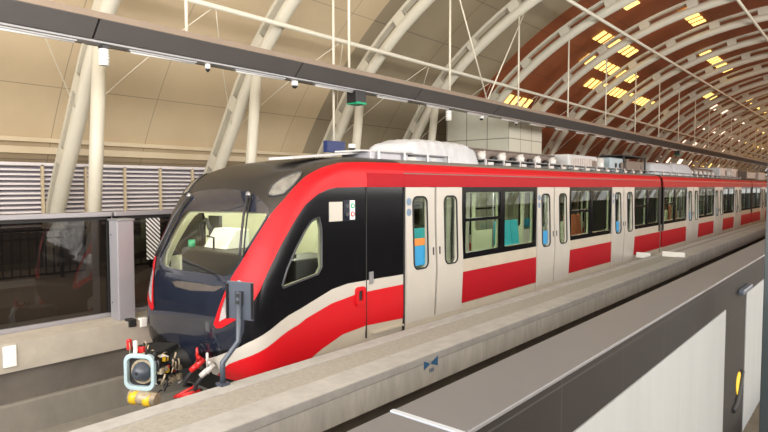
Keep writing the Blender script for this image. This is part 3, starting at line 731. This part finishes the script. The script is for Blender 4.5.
def cloth_cover(root, x0, x1, y0, y1, z0, z1, lab, seedv):
    rnd = random.Random(seedv); nx, ny = 12, 30; mb = MB(); vs = []
    for j in range(ny + 1):
        for i in range(nx + 1):
            u = i / nx * 2 - 1; v = j / ny * 2 - 1
            e = (1 - abs(u) ** 5) * (1 - abs(v) ** 7)
            h = z0 + (z1 - z0) * max(0, e) ** .35
            h -= .025 * math.sin(j * 1.7 + i * .6) * (e > .1) * .6 + rnd.uniform(-.008, .008)
            vs.append((x0 + (x1 - x0) * (u * .5 + .5) + rnd.uniform(-.008, .008), y0 + (y1 - y0) * (v * .5 + .5), h))
    fs = [(j * (nx + 1) + i, j * (nx + 1) + i + 1, (j + 1) * (nx + 1) + i + 1, (j + 1) * (nx + 1) + i) for j in range(ny) for i in range(nx)]
    # skirt
    mb.add(vs, fs, True)
    return mb.build('covered_roof_unit', 'cloth', root, label=lab)
cloth_cover(car, -6.95, -5.78, 7.55, 9.66, 3.44, 3.87, 'roof unit wrapped in white cloth', 3)
def resistor(root, y0, y1, x0=-6.95, x1=-6.15, z0=3.5, z1=3.80):
    r_ = rpart('roof_resistor_case', 'unit_grey', MB().box(x0, x1, y0, y1, z0, z1).box(x0 - .03, x1 + .03, y0, y1, z1, z1 + .03), root, .01)
    y = y0 + .25; n = 0
    while y < y1 - .05:
        MB().tube([(x1 + .16, y, 3.56), (x1 + .16, y, 3.60), (x1 + .16, y, 3.64), (x1 + .16, y, 3.68), (x1 + .16, y, 3.74), (x1 + .16, y, 3.76)], [.055, .10, .085, .10, .06, .02], 12).build('insulator', 'porcelain', r_)
        MB().tube([(x1 + .08, y + .25, 3.56), (x1 + .08, y + .25, 3.78)], .03, 8).build('terminal_stud', 'porcelain', r_)
        MB().tube([(x1 + .02, y - .16, 3.62), (x1 + .10, y - .16, 3.62)], .07, 12).build('round_vent', 'rubber', r_)
        y += .82; n += 1
    return r_
resistor(car, 9.75, 13.75)
def hvac(root, y0, y1, z1, m, lab=None, x0=-6.9, x1=-5.85, grille=True, z0=3.5):
    h_ = rpart('air_conditioning_unit', m, MB().box(x0, x1, y0, y1, z0, z1), root, .04, label=lab)
    if grille:
        mb = MB()
        k = y0 + .12
        while k < y1 - .15: mb.box(x1 - .005, x1 + .012, k, k + .06, z0 + .08, z1 - .08); k += .12
        mb.build('side_grille', 'alu', h_)
    MB().box(x1 - .01, x1 + .02, y1 - .38, y1 - .10, z0 + .06, z1 - .12).build('access_hatch', 'unit_grey', h_)
    return h_
hvac(car, 13.95, 15.85, 3.87, 'unit_white', 'white air conditioning unit')
tray(car, 13.95, 20.0, step=.75)
MB().tube([(-5.98, 16.25, 3.5), (-5.98, 16.25, 3.6), (-5.98, 16.25, 3.82), (-5.98, 16.25, 3.86)], [.13, .16, .16, .06], 14).build('roof_canister', 'porcelain', car)
hvac(car, 16.9, 18.1, 3.90, 'unit_blue', 'pale blue roof unit', grille=False)
for k in (17.3, 17.65): MB().tube([(-5.86, k, 3.68), (-5.83, k, 3.68)], .07, 12).build('fan_opening', 'rubber', car)
hvac(car, 18.3, 20.0, 3.86, 'unit_grey', 'brown grey roof unit', grille=False)
MB().box(-6.6, -5.8, 17.9, 20.1, 3.98, 4.02).build('roof_canopy_plate', 'rubber', car)
for yy in (17.95, 20.05): MB().box(-5.86, -5.82, yy - .03, yy + .03, 3.5, 3.98).build('canopy_post', 'rubber', car)
cloth_cover(car2, -6.9, -5.78, 20.8, 23.6, 3.46, 3.90, 'first roof unit wrapped in white cloth', 5)
cloth_cover(car2, -6.9, -5.78, 23.5, 26.4, 3.46, 3.97, 'second roof unit wrapped in white cloth', 6)
tray(car2, 20.7, 37.5, step=1.0)
resistor(car2, 26.6, 31.8, z1=3.85)
hvac(car2, 32.0, 33.6, 4.0, 'unit_white', 'white roof unit')
MB().tube([(-6.0, 34.3, 3.5), (-6.0, 34.3, 4.0)], .2, 14).build('roof_canister', 'porcelain', car2)
hvac(car2, 34.9, 36.6, 4.02, 'unit_white', 'white roof unit with dark hatch')
hvac(car3, 39.5, 43.0, 4.0, 'unit_grey', 'grey roof unit')
hvac(car3, 44, 47.0, 4.0, 'unit_white', 'white roof unit')
resistor(car3, 47.4, 53)

# ---- coupler under the nose
cp = None
yf = 3.30; zc = .84; xc = XC + .02
ROT = math.radians(30)
def cb(mb, name, m, parent=None, bevel=0., label=None):     # the head is swung towards the near side
    c, s_ = math.cos(ROT), math.sin(ROT)
    mb.v = [(xc + x * c - y * s_, yf + x * s_ + y * c, zc + z) for x, y, z in mb.v]
    return mb.build(name, m, parent or cp, bevel=bevel, label=label)
cp = cb(MB().box(-.16, .17, .10, .62, -.20, .2), 'coupler', 'rubber', car, .02, 'coupler with pale blue ring face under the nose')
ringo = rrect(-.20, .20, -.225, .215, .10); ringi = rrect(-.155, .155, -.175, .165, .07)
cb(panel(ringo, [ringi], lambda u, v, d: (u, d, v), .06), 'face_plate', 'ring', bevel=.008)
cb(MB().box(-.15, .15, .05, .10, -.17, .16), 'back_plate', 'console')
cb(MB().tube([(.03, .10, 0), (.03, .02, 0), (.03, -.05, 0), (.03, -.09, 0)], [.13, .12, .09, .035], 16), 'center_cone', 'post')
cb(MB().tube([(.03, .09, 0), (.03, .03, 0)], .15, 20), 'cone_collar', 'brass')
cb(MB().tube([(.03, -.094, .01), (.03, -.08, .01)], .02, 10), 'cone_hole', 'rubber')
cylo = cb(MB().tube([(-.10, -.02, -.29), (.25, -.02, -.31)], .08, 18), 'buffer_cylinder', 'brass')
for dx in (-.035, .145):
    cb(MB().tube([(dx - .045, -.02, -.296 - .02 * (dx > 0)), (dx + .045, -.02, -.300 - .01 * (dx > 0))], .084, 18), 'yellow_band', 'yellow')
MB().tube([(xc - .15, yf + .4, zc), (XC, 4.6, zc)], .13, 14).build('draw_bar', 'rubber', cp)
rnd = random.Random(11)
for i in range(64):
    x0 = rnd.uniform(.10, .30); y0 = rnd.uniform(.02, .45); z0 = rnd.uniform(-.30, .20 - .4 * y0)
    if i % 3 == 0: x0 = rnd.uniform(-.15, .25); y0 *= .5; z0 = rnd.uniform(.14, .20)
    d = rnd.choice([(0, 1, 0), (0, 1, .2), (0, 0, 1), (.1, .4, .9), (.8, .3, 0)]); l = rnd.uniform(.06, .15)
    pts = [(x0, y0, z0), (x0 + d[0] * l * .5 + .01, y0 + d[1] * l * .5, z0 + d[2] * l * .5 + .02), (x0 + d[0] * l, y0 + d[1] * l, z0 + d[2] * l)]
    cb(MB().tube(pts, rnd.uniform(.006, .016), 6), 'linkage_rod', rnd.choice(['brass', 'brass', 'porcelain', 'dark_metal', 'rubber']))
for i in range(16):
    x0 = rnd.uniform(.14, .26); y0 = rnd.uniform(.05, .55); z0 = rnd.uniform(-.25, .2 - .4 * y0); a_ = rnd.uniform(.015, .036)
    cb(MB().box(x0 - a_, x0 + a_, y0 - a_, y0 + a_, z0 - a_, z0 + a_), 'linkage_block', ['brass', 'yellow', 'brass', 'dark_metal', 'brass', 'hosered', 'dark_metal', 'brass'][i % 8], bevel=.006)
cb(MB().box(-.20, -.15, .06, .11, .24, .37), 'red_lever', 'hosered', bevel=.01)
cb(MB().box(-.10, -.06, .05, .09, .2, .36), 'white_pin', 'white', bevel=.01)
cb(MB().box(-.13, .0, .10, .16, .2, .27), 'red_valve', 'hosered', bevel=.01)
for i in range(3):
    x0 = XC + .25 + .07 * i
    MB().tube([(x0, 3.62, .50 + .02 * i), (x0 + .08, 3.7, .56), (x0 + .14, 3.85, .62 - .05 * i)], .018, 6).build('red_cable', 'hosered', cp)
MB().box(XC - .9, XC + .95, 4.3, 4.5, .35, .80).build('buffer_beam', 'rubber', cp)
def hose(x, m, lab, ztop):
    t = MB().tube([(x, 4.2, ztop - .1), (x, 4.02, ztop - .08), (x - .01, 3.88, ztop - .16), (x - .10, 3.76, ztop - .34), (x - .2, 3.8, ztop - .45), (x - .22, 3.9, ztop - .48)], .026, 10).build('brake_hose', 'dark_metal', car, label=lab)
    MB().tube([(x + .01, 3.93, ztop - .10), (x - .01, 3.84, ztop - .2)], [.045, .035], 10).build('hose_fitting', m, t)
    MB().tube([(x, 3.86, ztop - .12), (x + .02, 3.84, ztop + .05)], [.022, .015], 8).build('tap_lever', m, t)
    MB().tube([(x - .05, 3.88, ztop - .05), (x + .05, 3.86, ztop - .08)], .02, 8).build('tap_valve', m, t)
    MB().tube([(x - .01, 3.86, ztop - .17), (x - .06, 3.8, ztop - .24)], .036, 10).build('hose_collar', m, t)
hose(-6.28, 'hosered', 'brake hose with red tap', 1.04)
hose(-6.06, 'porcelain', 'brake hose with white tap', 1.02)

# rails under the train and on the empty track
for xx, txt in ((XC - .72, 'left rail under the train'), (XC + .72, 'right rail under the train'), (-3.2, 'left rail of the empty near track'), (-1.77, 'right rail of the empty near track')):
    mb = MB().prism([(xx - .07, -.12), (xx + .07, -.12), (xx + .07, -.10), (xx + .01, -.08), (xx + .01, .0), (xx + .035, .01), (xx + .035, .05), (xx - .035, .05), (xx - .035, .01), (xx - .01, .0), (xx - .01, -.08), (xx - .07, -.10)], 'y', -4, YEND)
    tag(mb.build('rail', 'rail'), 'steel ' + txt, 'rail', 'running rails')

# ================================================================== FAR PLATFORM: SCREEN, RAILING
def screen(y0, y1, lab, inner=None):
    t = thing('platform_screen', (-8.8, (y0 + y1) / 2, 1.1), lab, 'glass screen', 'smoked glass screens on the far platform')
    MB().box(-8.86, -8.74, y0, y1, 2.61, 2.68).build('top_rail', 'ctrl', t, bevel=.01)
    MB().box(-8.86, -8.74, y0, y1, 1.1, 1.16).build('bottom_rail', 'ctrl', t, bevel=.01)
    fr = MB().box(-8.83, -8.77, y0 + .01, y0 + .07, 1.16, 2.61).box(-8.83, -8.77, y1 - .07, y1 - .01, 1.16, 2.61).box(-8.83, -8.77, y0, y1, 2.56, 2.61)
    fr.build('frame_post', 'rubber', t)
    MB().box(-8.805, -8.795, y0 + .05, y1 - .05, 1.16, 2.58).build('glass_pane', 'psd_glass', t)
    return t
screen(-2.0, .48, 'smoked glass platform screen nearest the open end, outside the left edge')
screen(.52, 3.98, 'large smoked glass platform screen left of the grey controller cabinet')
screen(4.02, 5.65, 'narrower smoked glass screen between the grey cabinet and the cab')
yy = 5.7
for q in range(4):
    screen(yy, yy + 2.1, 'smoked glass platform screen standing behind the train, %s beyond the cab' % ORD[q]); yy += 2.15
t = thing('door_controller_cabinet', (-8.48, 4.0, 1.1), 'tall grey metal cabinet standing on the far platform edge left of the cab', 'cabinet')
MB().box(-8.62, -8.36, 3.87, 4.12, 1.1, 2.56).build('cabinet_body', 'ctrl', t, bevel=.012)
MB().box(-8.64, -8.35, 3.86, 4.13, 2.56, 2.585).build('cabinet_lid', 'alu', t)
for zz in (1.35, 2.35): MB().tube([(-8.55, 3.862, zz), (-8.55, 3.872, zz)], .01, 8).build('cover_screw', 'dark_metal', t)
tag(MB().box(-8.79, -8.785, 4.53, 4.76, 1.90, 2.60).build('hatched_sticker', 'hatch'), 'diagonally hatched black and white sheet on the glass left of the cab', 'sticker')
t = thing('railing', (-13.4, 10, 1.1), 'dark barred railing on the far platform seen through the smoked glass', 'railing')
MB().box(-13.43, -13.37, -3, 16, 2.12, 2.17).box(-13.42, -13.38, -3, 16, 1.95, 1.99).box(-13.42, -13.38, -3, 16, 1.18, 1.22).build('handrail', 'black', t)
mb = MB(); y = -3
while y < 16: mb.box(-13.41, -13.39, y - .012, y + .012, 1.2, 2.12); y += .16
tag(mb.build('railing_bars', 'black', t), kind='stuff')
mb = MB(); y = -3
while y < 16.1: mb.box(-13.43, -13.37, y - .03, y + .03, 1.1, 2.15); y += 2
mb.build('railing_posts', 'black', t)
tag(MB().box(-8.2, -8.175, 2.34, 2.49, .80, 1.07).build('edge_plate', 'white', bevel=.01), 'small white square plate on the far platform edge at the left', 'plate')
tag(MB().box(-8.26, -8.17, 4.10, 4.20, .99, 1.12).build('edge_block', 'white', bevel=.01), 'small white block on the far platform edge beside the nose', 'block')
tag(MB().box(-8.32, -8.17, 3.93, 4.04, 1.02, 1.13).build('edge_block', 'rubber', bevel=.01), 'small black block on the far platform edge under the cabinet', 'block')
# blue sign hanging over the train
t = thing('hanging_sign', (-9.55, 9.45, 4.1), 'small dark blue box sign hanging on a rod above the cab roof', 'sign')
MB().box(-9.62, -9.48, 9.18, 9.75, 3.84, 4.10).build('sign_box', 'blue', t, bevel=.008)
MB().tube([(-9.55, 9.45, 4.10), (-9.55, 9.45, 8.3)], .028, 8).build('sign_rod', 'rod', t)
dome(-9.45, 9.95, 3.96, 'round dark speaker beside the hanging blue sign', .1)

# ================================================================== WALKWAY ITEMS
t = thing('track_sign_post', (-4.86, 3.3, 1.1), 'slate grey bracket post with rectangular plate standing on the walkway before the nose', 'post')
px_ = -4.86
MB().tube([(px_, 3.26, 1.10), (px_, 3.26, 1.32), (px_, 3.45, 1.50), (px_, 3.46, 2.0)], .028, 8).build('bent_post', 'post', t)
MB().box(px_ - .05, px_ + .05, 3.21, 3.31, 1.10, 1.125).build('base_foot', 'post', t)
pl = MB(); 
dv = Vector((.33, .23, 0)).normalized(); nv = Vector((dv.y, -dv.x, 0)); c0 = Vector((px_ + .01, 3.45, 1.9))
vs = []
for dn in (0, .03):
    for (a, b) in ((-.135, -.175), (.135, -.205), (.135, .185), (-.135, .205)):
        p = c0 + dv * a + nv * (dn - .07); vs.append((p.x, p.y, p.z + b))
pl.add(vs, [(3, 2, 1, 0), (4, 5, 6, 7), (0, 1, 5, 4), (1, 2, 6, 5), (2, 3, 7, 6), (3, 0, 4, 7)])
pt = pl.build('sign_plate', 'post', t, bevel=.005)
for e in (-.13, .13):
    p = c0 + dv * e - nv * .03
    MB().box(p.x - .01, p.x + .01, p.y - .01, p.y + .01, 1.72, 2.08).build('plate_edge_fold', 'black', pt)
for b in (-.0, .07):
    p = c0 + nv * .03
    MB().tube([(p.x, p.y, p.z + b), (p.x + nv.x * .015, p.y + nv.y * .015, p.z + b)], .018, 8).build('bolt_head', 'rubber', pt)
p = c0 - nv * .03
MB().box(p.x - .03, p.x + .03, p.y - .03, p.y + .02, 1.86, 2.0).build('clamp_slot', 'rubber', pt)
# blue stencilled marks on the slab face
fx_ = -3.922
o = MB().add([(fx_, 5.325, 1.035), (fx_, 5.325, .94), (fx_, 5.425, .985), (fx_, 5.325, 1.035)][:3], [(0, 1, 2)]).add([(fx_, 5.465, .985), (fx_, 5.60, .925), (fx_, 5.60, 1.045)], [(0, 1, 2)])
bm_ = o
MBm = MB()
for tri in (((5.325, 1.04), (5.325, .935), (5.45, .985)), ((5.45, .985), (5.60, .93), (5.60, 1.05))):
    MBm.prism(list(tri), 'x', -3.925, -3.9225)
o = MBm.build('stencil_mark', 'blue_mark'); tag(o, 'two blue triangles stencilled point to point on the concrete slab face', 'marking')
for i, (yy, a) in enumerate(((5.43, 0), (5.465, 1), (5.50, 2))):
    mb = MB().box(-3.925, -3.9225, yy, yy + .006, .885, .925).box(-3.925, -3.9225, yy + .016, yy + .022, .885, .925)
    mb.box(-3.925, -3.9225, yy, yy + .022, .885, .891).box(-3.925, -3.9225, yy, yy + .022, .919, .925)
    if i != 1: mb.box(-3.925, -3.9225, yy, yy + .022, .902, .908)
    mb.build('stencil_digit', 'stick_grey', o)
for (x0, x1, y, z0, txt) in ((-5.26, -4.88, 17.45, 1.02, 'white board end piece lying across the walkway beside the train'), (-4.60, -4.02, 17.62, 1.08, 'white board end piece at the joint on the walkway front edge')):
    tag(MB().box(x0, x1, y - .03, y + .03, z0, z0 + .15).build('end_board', 'white', bevel=.006), txt, 'board')

# ================================================================== NEAR PLATFORM BARRIER
t = thing('platform_barrier', (-.87, 6, 1.1), 'waist-high near barrier with wide satin metal ledge and dark glossy side', 'barrier')
XN, XF = -.755, -.985; ZL = 2.445
for a, b in ((-2.0, 1.18), (1.202, 14), (14.01, 40), (40.01, YEND)):
    MB().box(XF, XN, a, b, ZL - .014, ZL).build('metal_ledge', 'ledge', t, bevel=.003)
MB().box(XF, XN, 1.183, 1.199, ZL - .05, ZL + .002).build('ledge_joint_strip', 'ledge_strip', t)
MB().box(XF - .015, XF + .01, -2, YEND, ZL - .12, ZL - .02).build('edge_black_strip', 'rubber', t)  # black strip along the far side of the ledge
mb = MB().box(XF + .02, XN - .012, -2, YEND, 1.1, ZL - .014); bo = mb.build('barrier_body', 'tile_reflection_face', t)
me = bo.data; ul = me.uv_layers.new(name='UVMap')
for p in me.polygons:
    for li in p.loop_indices:
        c = me.vertices[me.loops[li].vertex_index].co; ul.data[li].uv = (c.y, c.z)
for i, (a, b) in enumerate(((1.2, 2.9), (2.90, 4.49), (5.32, 6.9), (7.4, 9.3), (9.8, 11.7), (12.2, 14.1))):
    MB().box(XN - .02, XN - .006, a, b, 1.1, 2.215).build('white_glazed_panel', 'white_panel', t, label='pale frosted panel')
MB().tube([(XN - .006, 4.86, 1.40), (XN - .006, 4.98, 1.42), (XN - .006, 5.06, 1.47), (XN - .006, 5.2, 1.62)], .02, 6).build('black_hook_mark', 'rubber', t)
MB().tube([(XN - .012, 5.08, 1.55), (XN - .006, 5.08, 1.55)], .09, 16).build('yellow_spot', 'yellow', t)
MB().box(XN - .012, XN + .03, 4.95, 5.35, 2.25, 2.29).build('dark_latch', 'post', t, bevel=.01)
tag(MB().box(-.546, -.49, 4.45, 4.51, 1.1, 7.5).build('corner_post', 'teal', bevel=.004), 'thin dark post rising at the right edge of the photo', 'post')

# saloon and cab light
def pt_light(name, loc, e, col=(1, 1, .85), r=.15):
    l = bpy.data.lights.new(name, 'POINT'); l.energy = e; l.color = col; l.shadow_soft_size = r
    o = bpy.data.objects.new(name, l); COL.objects.link(o); o.location = loc
pt_light('cab_light', (XC, 5.6, 2.9), 25)
